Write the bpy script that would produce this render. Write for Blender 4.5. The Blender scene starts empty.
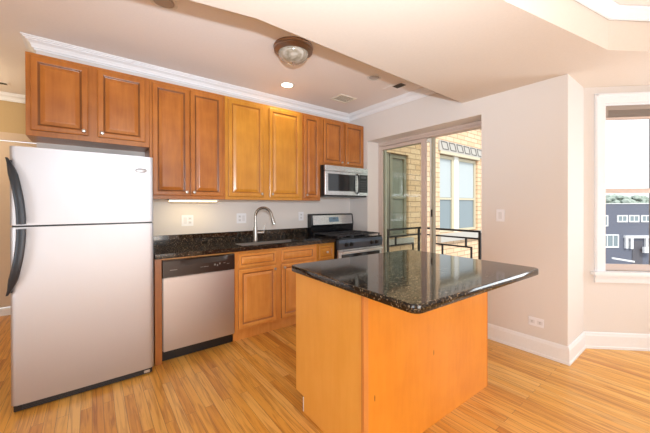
import bpy, bmesh, math, random
from mathutils import Vector, Matrix
random.seed(7)
S = bpy.context.scene
COL = S.collection

# ------------------------------------------------------------------ camera
yaw, pit, rol = math.radians(38.655), math.radians(-0.234), math.radians(-0.127)
F0 = Vector((math.sin(yaw), math.cos(yaw), 0)); R0 = Vector((math.cos(yaw), -math.sin(yaw), 0)); U0 = Vector((0, 0, 1))
F1 = F0*math.cos(pit) + U0*math.sin(pit); U1 = -F0*math.sin(pit) + U0*math.cos(pit)
R1 = R0*math.cos(rol) + U1*math.sin(rol); U2 = -R0*math.sin(rol) + U1*math.cos(rol)
cd = bpy.data.cameras.new('camera'); cam = bpy.data.objects.new('camera', cd); COL.objects.link(cam)
cam.matrix_world = Matrix(((R1.x, U2.x, -F1.x, 0), (R1.y, U2.y, -F1.y, 0), (R1.z, U2.z, -F1.z, 1.307), (0, 0, 0, 1)))
cd.sensor_width = 36; cd.lens = 305.143/650*36; cd.shift_x = -0.01544; cd.shift_y = -0.01426
cd.clip_start = 0.02; cd.clip_end = 300
S.camera = cam

# ------------------------------------------------------------------ world, lights, exposure
S.view_settings.view_transform = 'Standard'; S.view_settings.look = 'None'
S.view_settings.gamma = 1; S.view_settings.use_curve_mapping = False
S.view_settings.exposure = 0.20
w = bpy.data.worlds.new('sky'); S.world = w; w.use_nodes = True
nt = w.node_tree; bg = nt.nodes['Background']
bg.inputs[0].default_value = (0.93, 0.96, 1.0, 1); bg.inputs[1].default_value = 1.35

def light(name, kind, loc, power, color=(1, 1, 1), size=None, size_y=None, aim=None, rad=None):
    d = bpy.data.lights.new(name, kind); d.energy = power; d.color = color
    if kind == 'AREA':
        d.shape = 'RECTANGLE'; d.size = size; d.size_y = size_y or size
    elif rad is not None: d.shadow_soft_size = rad
    o = bpy.data.objects.new(name, d); COL.objects.link(o); o.location = loc
    if aim: o.rotation_euler = Vector(aim).to_track_quat('-Z', 'Y').to_euler()
    return o
LC = (0.85, 0.94, 1.0)
fl = light('camera_flash', 'SPOT', (0.05, 0.0, 1.62), 255, (0.80, 0.91, 1.0), rad=0.03, aim=(1.5, 2.3, 1.75)); fl.data.spot_size = math.radians(112); fl.data.spot_blend = 1.0
light('low_fill', 'AREA', (0.7, -2.0, 0.7), 27, (1.0, 0.90, 0.80), 1.4, 1.0, (0.12, 0.9, 0.45))  # added warm fill low behind the camera, not an actual flash head
light('rear_fill', 'AREA', (0.2, -3.2, 1.25), 38, LC, 3.2, 2.0, (0, 1, 0.15))  # added fill lamp at the rear wall to brighten the interior
light('side_fill', 'AREA', (-3.0, -0.2, 1.10), 78, LC, 2.8, 1.8, (1, 0.35, 0.42))  # added fill lamp at the left wall, which has no window
light('daylight_bay', 'AREA', (4.26, -0.75, 1.25), 34, LC, 1.1, 1.5, (-1, 0.1, 0.2))
light('hall_lamp', 'POINT', (-1.35, 4.5, 2.3), 18, (1, 0.82, 0.55), rad=0.08)
sun = light('sun', 'SUN', (8, 0, 9), 2.6, (1, 0.96, 0.88), aim=(0.45, 0.75, -0.9)); sun.data.angle = 0.2

# ------------------------------------------------------------------ materials
def new_mat(name):
    m = bpy.data.materials.new(name); m.use_nodes = True
    n = m.node_tree; b = n.nodes['Principled BSDF']; return m, n, b
def plain(name, col, rough=0.5, metal=0.0, spec=0.5, bump=0.0, scale=60):
    m, n, b = new_mat(name)
    b.inputs['Roughness'].default_value = rough; b.inputs['Metallic'].default_value = metal
    b.inputs['Specular IOR Level'].default_value = spec
    tc = n.nodes.new('ShaderNodeTexCoord'); nz = n.nodes.new('ShaderNodeTexNoise'); nz.inputs['Scale'].default_value = scale
    n.links.new(tc.outputs['Object'], nz.inputs['Vector'])
    mx = n.nodes.new('ShaderNodeMix'); mx.data_type = 'RGBA'
    mx.inputs[6].default_value = (*[c*0.97 for c in col], 1); mx.inputs[7].default_value = (*[min(1, c*1.03) for c in col], 1)
    n.links.new(nz.outputs['Fac'], mx.inputs[0]); n.links.new(mx.outputs[2], b.inputs['Base Color'])
    if bump:
        bp = n.nodes.new('ShaderNodeBump'); bp.inputs['Strength'].default_value = bump; bp.inputs['Distance'].default_value = 0.002
        n.links.new(nz.outputs['Fac'], bp.inputs['Height']); n.links.new(bp.outputs[0], b.inputs['Normal'])
    return m
def emit(name, col, strength):
    m, n, b = new_mat(name); b.inputs['Base Color'].default_value = (*col, 1)
    b.inputs['Emission Color'].default_value = (*col, 1); b.inputs['Emission Strength'].default_value = strength
    return m
def wood(name, dark, light_, rough=0.33, axis=2, coat=0.25):
    m, n, b = new_mat(name); L = n.links.new
    b.inputs['Roughness'].default_value = rough; b.inputs['Coat Weight'].default_value = coat; b.inputs['Coat Roughness'].default_value = 0.2
    tc = n.nodes.new('ShaderNodeTexCoord')
    mp = n.nodes.new('ShaderNodeMapping'); s = [20, 20, 20]; s[axis] = 2.2; mp.inputs['Scale'].default_value = s
    nz = n.nodes.new('ShaderNodeTexNoise'); nz.inputs['Scale'].default_value = 1.6; nz.inputs['Detail'].default_value = 6; nz.inputs['Distortion'].default_value = 0.6
    L(tc.outputs['Object'], mp.inputs[0]); L(mp.outputs[0], nz.inputs['Vector'])
    bl = n.nodes.new('ShaderNodeTexNoise'); bl.inputs['Scale'].default_value = 5.0; bl.inputs['Detail'].default_value = 3
    L(tc.outputs['Object'], bl.inputs['Vector'])
    ad = n.nodes.new('ShaderNodeMath'); ad.operation = 'MULTIPLY_ADD'; ad.inputs[1].default_value = 0.42
    L(nz.outputs['Fac'], ad.inputs[0])
    m2 = n.nodes.new('ShaderNodeMath'); m2.operation = 'MULTIPLY'; m2.inputs[1].default_value = 0.58; L(bl.outputs['Fac'], m2.inputs[0]); L(m2.outputs[0], ad.inputs[2])
    cr = n.nodes.new('ShaderNodeValToRGB'); cr.color_ramp.elements[0].position = 0.34; cr.color_ramp.elements[1].position = 0.64
    cr.color_ramp.elements[0].color = (*dark, 1); cr.color_ramp.elements[1].color = (*light_, 1)
    L(ad.outputs[0], cr.inputs[0]); L(cr.outputs[0], b.inputs['Base Color'])
    return m
def plank_floor():
    m, n, b = new_mat('oak_floor'); L = n.links.new
    tc = n.nodes.new('ShaderNodeTexCoord'); sp = n.nodes.new('ShaderNodeSeparateXYZ'); cb = n.nodes.new('ShaderNodeCombineXYZ')
    L(tc.outputs['Object'], sp.inputs[0]); L(sp.outputs['Y'], cb.inputs['X']); L(sp.outputs['X'], cb.inputs['Y'])
    br = n.nodes.new('ShaderNodeTexBrick'); br.offset = 0.37; br.offset_frequency = 2; br.squash = 1
    for k, v in (('Scale', 1.0), ('Mortar Size', 0.0009), ('Mortar Smooth', 0.1), ('Bias', 0.0), ('Brick Width', 1.27), ('Row Height', 0.0572)):
        br.inputs[k].default_value = v
    br.inputs['Color1'].default_value = (0, 0, 0, 1); br.inputs['Color2'].default_value = (1, 1, 1, 1); br.inputs['Mortar'].default_value = (0.5, 0.5, 0.5, 1)
    L(cb.outputs[0], br.inputs['Vector'])
    cr = n.nodes.new('ShaderNodeValToRGB'); e = cr.color_ramp.elements
    e[0].position = 0; e[0].color = (0.62, 0.25, 0.036, 1); e[1].position = 1; e[1].color = (0.90, 0.53, 0.16, 1)
    for p, c in ((0.12, (0.74, 0.34, 0.055, 1)), (0.55, (0.83, 0.42, 0.078, 1)), (0.8, (0.87, 0.48, 0.115, 1))):
        q = e.new(p); q.color = c
    L(br.outputs['Color'], cr.inputs[0])
    mp = n.nodes.new('ShaderNodeMapping'); mp.inputs['Scale'].default_value = (30, 1.6, 1); L(tc.outputs['Object'], mp.inputs[0])
    # each board gets its own grain: shift by the board value
    vm = n.nodes.new('ShaderNodeVectorMath'); vm.operation = 'MULTIPLY_ADD'; vm.inputs[1].default_value = (9, 17, 5)
    L(br.outputs['Color'], vm.inputs[0]); L(mp.outputs[0], vm.inputs[2])
    nz = n.nodes.new('ShaderNodeTexNoise'); nz.inputs['Scale'].default_value = 1.5; nz.inputs['Detail'].default_value = 7; nz.inputs['Distortion'].default_value = 1.2
    L(vm.outputs[0], nz.inputs['Vector'])
    gr = n.nodes.new('ShaderNodeValToRGB'); g = gr.color_ramp.elements
    g[0].position = 0.30; g[0].color = (0.52, 0.36, 0.26, 1); g[1].position = 0.56; g[1].color = (1, 1, 1, 1)
    L(nz.outputs['Fac'], gr.inputs[0])
    mx = n.nodes.new('ShaderNodeMix'); mx.data_type = 'RGBA'; mx.blend_type = 'MULTIPLY'; mx.inputs[0].default_value = 0.75
    L(cr.outputs[0], mx.inputs[6]); L(gr.outputs[0], mx.inputs[7])
    m2 = n.nodes.new('ShaderNodeMix'); m2.data_type = 'RGBA'; m2.inputs[7].default_value = (0.26, 0.11, 0.04, 1)
    L(br.outputs['Fac'], m2.inputs[0]); L(mx.outputs[2], m2.inputs[6]); L(m2.outputs[2], b.inputs['Base Color'])
    b.inputs['Roughness'].default_value = 0.34; b.inputs['Coat Weight'].default_value = 0.18; b.inputs['Coat Roughness'].default_value = 0.22
    return m
def granite():
    m, n, b = new_mat('black_granite'); L = n.links.new
    tc = n.nodes.new('ShaderNodeTexCoord')
    v = n.nodes.new('ShaderNodeTexVoronoi'); v.inputs['Scale'].default_value = 180; v.feature = 'F1'
    L(tc.outputs['Object'], v.inputs['Vector'])
    cr = n.nodes.new('ShaderNodeValToRGB'); cr.color_ramp.interpolation = 'CONSTANT'; e = cr.color_ramp.elements
    e[0].position = 0; e[0].color = (0.006, 0.006, 0.006, 1); e[1].position = 0.55; e[1].color = (0.02, 0.016, 0.012, 1)
    for p, c in ((0.78, (0.045, 0.03, 0.02, 1)), (0.88, (0.11, 0.075, 0.045, 1)), (0.955, (0.26, 0.20, 0.14, 1))):
        q = e.new(p); q.color = c
    sc_ = n.nodes.new('ShaderNodeSeparateColor'); L(v.outputs['Color'], sc_.inputs[0]); L(sc_.outputs[0], cr.inputs[0])
    L(cr.outputs[0], b.inputs['Base Color'])
    b.inputs['Roughness'].default_value = 0.07; b.inputs['IOR'].default_value = 1.58
    return m
def steel(name, col=(0.62, 0.62, 0.63), rough=0.3, axis=2):
    m, n, b = new_mat(name); L = n.links.new
    tc = n.nodes.new('ShaderNodeTexCoord'); mp = n.nodes.new('ShaderNodeMapping')
    s = [900, 900, 900]; s[axis] = 6; mp.inputs['Scale'].default_value = s
    nz = n.nodes.new('ShaderNodeTexNoise'); nz.inputs['Scale'].default_value = 1; nz.inputs['Detail'].default_value = 2
    L(tc.outputs['Object'], mp.inputs[0]); L(mp.outputs[0], nz.inputs['Vector'])
    mr = n.nodes.new('ShaderNodeMapRange'); mr.inputs[3].default_value = rough-0.06; mr.inputs[4].default_value = rough+0.08
    L(nz.outputs['Fac'], mr.inputs[0]); L(mr.outputs[0], b.inputs['Roughness'])
    b.inputs['Base Color'].default_value = (*col, 1); b.inputs['Metallic'].default_value = 1
    b.inputs['Anisotropic'].default_value = 0.5
    return m
def glass(name, refl=1.0, tint=(1, 1, 1)):
    m = bpy.data.materials.new(name); m.use_nodes = True; n = m.node_tree; n.nodes.clear(); L = n.links.new
    o = n.nodes.new('ShaderNodeOutputMaterial'); mx = n.nodes.new('ShaderNodeMixShader'); t = n.nodes.new('ShaderNodeBsdfTransparent')
    g = n.nodes.new('ShaderNodeBsdfGlossy'); g.inputs['Roughness'].default_value = 0.01; t.inputs[0].default_value = (*tint, 1)
    fr = n.nodes.new('ShaderNodeFresnel'); fr.inputs[0].default_value = 1.5
    mu = n.nodes.new('ShaderNodeMath'); mu.operation = 'MULTIPLY'; mu.inputs[1].default_value = refl; mu.use_clamp = True
    ge = n.nodes.new('ShaderNodeNewGeometry'); iv = n.nodes.new('ShaderNodeMath'); iv.operation = 'SUBTRACT'; iv.inputs[0].default_value = 1
    L(ge.outputs['Backfacing'], iv.inputs[1]); m0 = n.nodes.new('ShaderNodeMath'); m0.operation = 'MULTIPLY'
    L(fr.outputs[0], m0.inputs[0]); L(iv.outputs[0], m0.inputs[1]); L(m0.outputs[0], mu.inputs[0]); L(mu.outputs[0], mx.inputs[0]); L(t.outputs[0], mx.inputs[1]); L(g.outputs[0], mx.inputs[2]); L(mx.outputs[0], o.inputs[0])
    return m
def bricks(name, c1, c2, mortar, bw=0.22, rh=0.075, ms=0.007, axis='X'):
    m, n, b = new_mat(name); L = n.links.new
    tc = n.nodes.new('ShaderNodeTexCoord'); sp = n.nodes.new('ShaderNodeSeparateXYZ'); cb = n.nodes.new('ShaderNodeCombineXYZ')
    L(tc.outputs['Object'], sp.inputs[0]); L(sp.outputs[axis], cb.inputs['X']); L(sp.outputs['Z'], cb.inputs['Y'])
    br = n.nodes.new('ShaderNodeTexBrick')
    for k, v in (('Scale', 1.0), ('Mortar Size', ms), ('Brick Width', bw), ('Row Height', rh)): br.inputs[k].default_value = v
    br.inputs['Color1'].default_value = (*c1, 1); br.inputs['Color2'].default_value = (*c2, 1); br.inputs['Mortar'].default_value = (*mortar, 1)
    L(cb.outputs[0], br.inputs['Vector']); L(br.outputs['Color'], b.inputs['Base Color']); b.inputs['Roughness'].default_value = 0.9
    return m

M = {}
M['wall'] = plain('cream_wall_paint', (0.76, 0.715, 0.685), 0.75, spec=0.25, bump=0.05, scale=220)
M['wall_hall'] = plain('tan_wall_paint', (0.52, 0.38, 0.21), 0.8, spec=0.2)
M['ceil'] = plain('ceiling_paint', (0.88, 0.83, 0.81), 0.85, spec=0.2)
M['soffit'] = plain('soffit_paint_warmed', (0.76, 0.67, 0.59), 0.85, spec=0.2)  # peach bounce off the floor is tinted into this colour
M['tray'] = plain('tray_paint', (0.83, 0.79, 0.75), 0.85, spec=0.2)
M['trim'] = plain('white_trim_paint', (0.86, 0.87, 0.90), 0.4, spec=0.4)
M['floor'] = plank_floor()
M['w_red'] = wood('reddish_maple', (0.35, 0.105, 0.016), (0.50, 0.172, 0.029))
M['w_yel'] = wood('honey_maple', (0.50, 0.20, 0.022), (0.63, 0.28, 0.036))
M['w_base'] = wood('light_maple', (0.68, 0.26, 0.052), (0.82, 0.37, 0.090))
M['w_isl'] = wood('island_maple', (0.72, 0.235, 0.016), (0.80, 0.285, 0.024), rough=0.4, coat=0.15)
M['w_isl_lit'] = wood('island_maple_lit', (0.88, 0.40, 0.065), (0.93, 0.45, 0.09), rough=0.4, coat=0.15)  # island maple again, with the brighter light on its left face put in
M['w_trim'] = wood('island_corner_maple', (0.62, 0.22, 0.05), (0.72, 0.27, 0.06))
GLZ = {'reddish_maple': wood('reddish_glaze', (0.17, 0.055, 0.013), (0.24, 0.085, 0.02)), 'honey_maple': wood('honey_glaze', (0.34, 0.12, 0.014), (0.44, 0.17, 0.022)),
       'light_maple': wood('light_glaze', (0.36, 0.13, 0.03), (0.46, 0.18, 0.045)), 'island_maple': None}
M['wood_dark'] = wood('walnut_edge', (0.14, 0.05, 0.02), (0.22, 0.08, 0.03))
M['knot'] = plain('wood_knot', (0.12, 0.045, 0.015), 0.6)
M['granite'] = granite()
M['steel'] = steel('brushed_steel', (0.56, 0.545, 0.55), 0.36)
M['steel_f'] = steel('brushed_steel_door', (0.56, 0.56, 0.59), 0.46)
M['steel_h'] = steel('brushed_steel_across', (0.66, 0.66, 0.67), 0.27, axis=0)
M['nickel'] = steel('brushed_nickel', (0.42, 0.40, 0.38), 0.25)
M['chrome'] = plain('satin_knob_metal', (0.55, 0.53, 0.50), 0.3, 1.0)
M['sidegrey'] = plain('fridge_side_paint', (0.16, 0.16, 0.17), 0.5)
M['plastic'] = plain('black_plastic', (0.012, 0.012, 0.013), 0.3)
M['handle'] = plain('charcoal_handle', (0.035, 0.042, 0.055), 0.32, 0.3)
M['brownblk'] = plain('dark_brown_panel', (0.030, 0.018, 0.014), 0.25)
M['enamel'] = plain('black_enamel', (0.01, 0.01, 0.012), 0.12)
M['iron'] = plain('cast_iron', (0.035, 0.036, 0.042), 0.33)
M['darkglass'] = plain('dark_glass', (0.02, 0.02, 0.022), 0.05)
M['display'] = emit('display_glow', (0.10, 0.16, 0.21), 0.4)
M['marks'] = plain('pale_print', (0.20, 0.19, 0.18), 0.5)
M['plate'] = plain('white_plastic_plate', (0.88, 0.88, 0.92), 0.35)
M['slot'] = plain('outlet_slot', (0.12, 0.12, 0.12), 0.6)
M['slotpale'] = plain('outlet_face', (0.76, 0.76, 0.79), 0.4)
M['bronze'] = plain('brushed_bronze', (0.32, 0.225, 0.17), 0.4, 0.8)
M['alabaster'] = None
M['glass'] = glass('window_glass', 0.7)
M['glass2'] = glass('door_glass', 1.5, (0.78, 0.80, 0.74))
M['frame'] = plain('almond_door_frame', (0.62, 0.50, 0.44), 0.45)
M['frame2'] = plain('olive_sash_edge', (0.42, 0.40, 0.31), 0.5)
M['blind'] = plain('taupe_blind', (0.34, 0.28, 0.24), 0.6)
M['rail'] = plain('painted_iron_rail', (0.045, 0.04, 0.042), 0.5)
M['brick'] = bricks('buff_brick', (0.82, 0.61, 0.41), (0.74, 0.50, 0.31), (0.46, 0.32, 0.21), bw=0.42, rh=0.14, ms=0.014)
M['stone'] = plain('pale_limestone', (0.50, 0.48, 0.44), 0.8)
M['leadline'] = plain('grey_line', (0.20, 0.19, 0.18), 0.7)
M['outframe'] = plain('cream_window_paint', (0.60, 0.55, 0.40), 0.5)
M['outwhite'] = plain('white_window_paint', (0.80, 0.80, 0.74), 0.5)
M['shade'] = plain('pale_roller_shade', (0.50, 0.56, 0.58), 0.7)
M['pane'] = plain('far_window_pane', (0.22, 0.28, 0.31), 0.06)
M['pane_l'] = plain('dusky_window_pane', (0.20, 0.21, 0.17), 0.06)
M['siding'] = bricks('slate_siding', (0.135, 0.15, 0.20), (0.145, 0.16, 0.21), (0.11, 0.125, 0.165), bw=4.0, rh=0.18, ms=0.012)
M['white_out'] = plain('white_exterior_trim', (0.82, 0.84, 0.86), 0.6)
M['leaf'] = plain('hazed_leaves', (0.36, 0.43, 0.38), 0.8)  # distance haze is mixed into this paler leaf colour
M['bark'] = plain('tree_bark', (0.12, 0.09, 0.07), 0.9)
M['ground'] = plain('street_ground', (0.42, 0.42, 0.41), 0.9)
M['concrete'] = plain('balcony_concrete', (0.52, 0.50, 0.46), 0.9)
M['lamp_on'] = emit('lit_lamp', (1.0, 0.86, 0.62), 9)
M['tube_on'] = emit('lit_tube', (1.0, 0.84, 0.50), 2.2)
M['white_gloss'] = plain('white_baffle', (0.75, 0.73, 0.70), 0.4)
M['lamp_off'] = plain('unlit_lamp_lens', (0.45, 0.42, 0.40), 0.3)
M['vent_w'] = plain('cream_register', (0.86, 0.82, 0.72), 0.5)
M['vent_d'] = plain('dark_vent_slot', (0.05, 0.04, 0.03), 0.7)
def alab():
    m, n, b = new_mat('alabaster_glass'); L = n.links.new
    tc = n.nodes.new('ShaderNodeTexCoord'); nz = n.nodes.new('ShaderNodeTexNoise'); nz.inputs['Scale'].default_value = 9; nz.inputs['Distortion'].default_value = 2.5; nz.inputs['Detail'].default_value = 3
    L(tc.outputs['Object'], nz.inputs['Vector'])
    cr = n.nodes.new('ShaderNodeValToRGB'); cr.color_ramp.elements[0].position = 0.35; cr.color_ramp.elements[1].position = 0.65
    cr.color_ramp.elements[0].color = (0.28, 0.235, 0.17, 1); cr.color_ramp.elements[1].color = (0.52, 0.47, 0.41, 1)
    L(nz.outputs['Fac'], cr.inputs[0]); L(cr.outputs[0], b.inputs['Base Color']); b.inputs['Roughness'].default_value = 0.15
    return m
M['alabaster'] = alab()

# ------------------------------------------------------------------ mesh helpers
def B(): return bmesh.new()
def box(bm, x0, x1, y0, y1, z0, z1, bev=0.0, seg=2):
    g = bmesh.ops.create_cube(bm, size=1.0); vs = g['verts']
    for v in vs:
        v.co = Vector(((x0+x1)/2+v.co.x*(x1-x0), (y0+y1)/2+v.co.y*(y1-y0), (z0+z1)/2+v.co.z*(z1-z0)))
    if bev:
        es = list({e for v in vs for e in v.link_edges})
        bmesh.ops.bevel(bm, geom=es, offset=bev, segments=seg, affect='EDGES', clamp_overlap=True)
def prism(bm, pts, z0, z1, mp=None):
    """extrude polygon pts (a,b) along third axis; mp maps (a,b,c)->xyz"""
    mp = mp or (lambda a, b, c: (a, b, c))
    lo = [bm.verts.new(mp(a, b, z0)) for a, b in pts]; hi = [bm.verts.new(mp(a, b, z1)) for a, b in pts]
    k = len(pts)
    for i in range(k): bm.faces.new((lo[i], lo[(i+1) % k], hi[(i+1) % k], hi[i]))
    bm.faces.new(lo[::-1]); bm.faces.new(hi)
def tube(bm, pts, r, seg=10, cap=True, closed=False):
    pts = [Vector(p) for p in pts]; n = len(pts); rings = []
    rr = r if isinstance(r, (list, tuple)) else [r]*n
    up = None
    for i, p in enumerate(pts):
        t = (pts[min(i+1, n-1)] - pts[max(i-1, 0)]).normalized()
        if up is None:
            up = Vector((0, 0, 1)) if abs(t.z) < 0.9 else Vector((0, 1, 0))
        a = t.cross(up).normalized(); b = a.cross(t).normalized(); up = b
        rings.append([bm.verts.new(p + (a*math.cos(2*math.pi*k/seg) + b*math.sin(2*math.pi*k/seg))*rr[i]) for k in range(seg)])
    for i in range(n-1):
        for k in range(seg):
            bm.faces.new((rings[i][k], rings[i][(k+1) % seg], rings[i+1][(k+1) % seg], rings[i+1][k]))
    if cap: bm.faces.new(rings[0][::-1]); bm.faces.new(rings[-1])
def lathe(bm, prof, c, axis='z', seg=32):
    """prof: (r, h) list, revolved about the axis through c"""
    rings = []
    for r, h in prof:
        ring = []
        for k in range(seg):
            a = 2*math.pi*k/seg; u, v = r*math.cos(a), r*math.sin(a)
            if axis == 'z': p = (c[0]+u, c[1]+v, c[2]+h)
            elif axis == 'y': p = (c[0]+u, c[1]+h, c[2]+v)
            else: p = (c[0]+h, c[1]+u, c[2]+v)
            ring.append(bm.verts.new(p))
        rings.append(ring)
    for i in range(len(rings)-1):
        for k in range(seg):
            bm.faces.new((rings[i][k], rings[i][(k+1) % seg], rings[i+1][(k+1) % seg], rings[i+1][k]))
    if prof[0][0] > 1e-4: bm.faces.new(rings[0][::-1])
    if prof[-1][0] > 1e-4: bm.faces.new(rings[-1])
def obj(name, bm, mat, parent=None, smooth=False, loc=None, **props):
    bmesh.ops.remove_doubles(bm, verts=bm.verts, dist=1e-6)
    bmesh.ops.recalc_face_normals(bm, faces=bm.faces)
    me = bpy.data.meshes.new(name); bm.to_mesh(me); bm.free()
    o = bpy.data.objects.new(name, me); COL.objects.link(o)
    for mm in (mat if isinstance(mat, (list, tuple)) else [mat]): me.materials.append(mm)
    if smooth:
        for p in me.polygons: p.use_smooth = len(p.vertices) <= 4
        sharp = set()
        try:
            me.set_sharp_from_angle(angle=math.radians(35))
            for p in me.polygons:
                if len(p.vertices) > 4:
                    for ek in p.edge_keys: sharp.add(ek)
            for e in me.edges:
                if e.key in sharp: e.use_edge_sharp = True
        except Exception: pass
    if loc: o.location = loc
    if parent: o.parent = parent
    for k, v in props.items(): o[k] = v
    return o
def thing(name, label, cat, loc=(0, 0, 0), rz=0, group=None):
    o = bpy.data.objects.new(name, None); COL.objects.link(o); o.location = loc; o.rotation_euler = (0, 0, rz)
    o.empty_display_size = 0.05
    o['label'] = label; o['category'] = cat
    if group: o['group'] = group
    return o
def struct(name, bm, mat, parent=None, smooth=False):
    o = obj(name, bm, mat, parent, smooth)
    if parent is None: o['kind'] = 'structure'
    return o
def part(name, bm, mat, root, smooth=False, **props):
    """bm in world coordinates; placed under the root whose origin is root.location (no rotation)"""
    bmesh.ops.translate(bm, verts=bm.verts, vec=-Vector(abs_loc(root)))
    return obj(name, bm, mat, root, smooth, **props)
def abs_loc(o):
    v = Vector((0, 0, 0))
    while o: v = v + o.location; o = o.parent
    return v

# ------------------------------------------------------------------ room shell
W, D, JX, JY = 3.058, 3.469, 3.537, 0.763     # side wall x, back wall y, jog
ZS, ZC = 2.387, 2.668
OY0, OY1, OZ = 1.473, 3.088, 2.222            # sliding door opening
WT = 0.36
bm = B(); box(bm, -3.05, 5.2, -3.25, 5.6, -0.12, 0.0); struct('floor', bm, M['floor'])
bm = B(); box(bm, -0.345, W+WT, D, D+0.14, 0, ZC); struct('wall_back', bm, M['wall'])
bm = B()
box(bm, W, W+WT, OY1, D, 0, ZC); box(bm, W, W+WT, OY0, OY1, OZ, ZC); box(bm, W, W+WT, JY+0.0, OY0, 0, ZC); 
bmesh.ops.remove_doubles(bm, verts=bm.verts, dist=1e-5); struct('wall_right', bm, M['wall'])
bm = B(); box(bm, W+WT, JX+0.3, JY, JY+0.14, 0, ZC); struct('wall_jog', bm, M['wall'])
bm = B(); box(bm, -3.05, -0.345-0.6, 5.35, 5.5, 0, ZC); box(bm, -0.945, 0.6, 5.35, 5.5, 2.2, ZC); box(bm, 0.35, 0.6, 5.35, 5.5, 0, 2.2); struct('wall_hall_end', bm, M['wall_hall'])
bm = B(); box(bm, 0.2, 0.34, D+0.14, 5.35, 0, ZC); struct('wall_hall_side', bm, M['wall_hall'])
bm = B(); box(bm, -3.2, -3.05, -3.25, 5.5, 0, ZC); struct('wall_left', bm, M['wall'])
# rear wall with a window opening behind the camera
bm = B()
box(bm, -3.2, -0.6, -3.4, -3.25, 0, 2.8); box(bm, 1.4, JX+.9, -3.4, -3.25, 0, 2.8); box(bm, -0.6, 1.4, -3.4, -3.25, 0, 0.65); box(bm, -0.6, 1.4, -3.4, -3.25, 2.25, 2.8)
struct('wall_rear', bm, M['wall'])

# bay: 45 degree window wall, front wall, other side
s2 = math.sqrt(0.5)
def bayp(s, off): return (JX + s*s2 + off*s2, JY - s*s2 + off*s2)
def bayprism(bm, s0, s1, o0, o1, z0, z1, bev=0):
    pts = [bayp(s0, o0), bayp(s1, o0), bayp(s1, o1), bayp(s0, o1)]
    prism(bm, pts, z0, z1)
BS0, BS1, BZ0, BZ1 = 0.168, 0.94, 0.70, 2.235
bm = B(); T = 0.16
bayprism(bm, 0.0, BS0, 0, T, 0, ZC); bayprism(bm, BS1, 1.13, 0, T, 0, ZC); bayprism(bm, BS0, BS1, 0, T, 0, BZ0); bayprism(bm, BS0, BS1, 0, T, BZ1, ZC)
struct('wall_bay_left', bm, M['wall'])
bx, by = bayp(1.13, 0)
bm = B()
box(bm, bx, bx+0.16, by-1.6, by-1.42, 0, ZC); box(bm, bx, bx+0.16, by-0.18, by, 0, ZC)
box(bm, bx, bx+0.16, by-1.42, by-0.18, 0, 0.70); box(bm, bx, bx+0.16, by-1.42, by-0.18, 2.235, ZC)
struct('wall_bay_front', bm, M['wall'])
bm = B(); prism(bm, [(bx, by-1.6), (JX, by-2.4), (JX+.2, by-2.5), (bx+.16, by-1.66)], 0, ZC); struct('wall_bay_right', bm, M['wall'])
bm = B(); box(bm, JX-0.0, JX+0.16, -3.25, by-2.4, 0, ZC); struct('wall_right_rear', bm, M['wall'])

# ceilings: kitchen/hall ceiling at full height, dropped soffit band, tray over the living side
bm = B(); box(bm, -3.2, 5.2, -3.4, 5.6, ZC, ZC+0.1); struct('ceiling', bm, M['ceil'])
bm = B()
soff = [(W, 1.672), (0.75, 1.655), (-3.05, 2.45), (-3.05, 1.68), (2.816, 0.472), (3.60, -0.07), (3.60, -3.25), (5.0, -3.25), (5.0, 1.0), (W+0.2, 1.0), (W+0.2, 1.672)]
prism(bm, soff, ZS, ZC-0.001)
struct('ceiling_soffit', bm, M['soffit'])
bm = B(); prism(bm, [(2.815, 0.4715), (-3.04, 1.672), (-3.04, -3.24), (3.59, -3.24), (3.595, -0.072)], ZC-0.004, ZC-0.001); struct('ceiling_tray', bm, M['tray'])

# ---- crown moulding: profile swept along a wall line
CR = [(0.0, 0.0), (0.010, 0.0), (0.012, 0.010), (0.022, 0.011), (0.024, 0.026), (0.034, 0.044), (0.050, 0.056), (0.056, 0.058), (0.056, 0.066), (0.068, 0.067), (0.070, 0.075), (0.080, 0.076), (0.080, 0.085), (0.0, 0.085)]
def sweep(bm, path, prof, z, flip=1):
    """path: xy points, interior on the left of travel if flip=1; mitred corners"""
    n = len(path); P = [Vector((*p, 0)) for p in path]; rings = []
    for i in range(n):
        d0 = (P[i]-P[i-1]).normalized() if i else None; d1 = (P[i+1]-P[i]).normalized() if i < n-1 else None
        n0 = Vector((-d0.y, d0.x, 0))*flip if d0 else None; n1 = Vector((-d1.y, d1.x, 0))*flip if d1 else None
        if n0 is None: nn = n1
        elif n1 is None: nn = n0
        else:
            nn = (n0+n1); nn = nn/(nn.dot(n0))
        rings.append([bm.verts.new(P[i]+nn*a+Vector((0, 0, z+b))) for a, b in prof])
    k = len(prof)
    for i in range(n-1):
        for j in range(k):
            bm.faces.new((rings[i][j], rings[i][(j+1) % k], rings[i+1][(j+1) % k], rings[i+1][j]))
    bm.faces.new(rings[0][::-1]); bm.faces.new(rings[-1])
g = 0.0008
bm = B(); sweep(bm, [(W-g, 1.69), (W-g, D-g), (-0.345-g, D-g), (-0.345-g, D+0.14+g), (0.19, D+0.14+g)], CR, ZC-0.086); struct('trim_1', bm, M['trim'])
bm = B(); sweep(bm, [(0.19, 5.35-g), (-3.04, 5.35-g)], CR, ZC-0.086); struct('trim_2', bm, M['trim'])
CT = [(0.0, 0.0), (0.010, 0.0), (0.014, 0.012), (0.020, 0.016), (0.032, 0.034), (0.046, 0.048), (0.05, 0.056), (0.06, 0.060), (0.06, 0.068), (0.0, 0.068)]
bm = B(); sweep(bm, [(3.592, -3.0), (3.592, -0.078), (2.814, 0.468), (-3.0, 1.66)], CT, ZC-0.074); struct('trim_3', bm, M['trim'])

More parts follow.
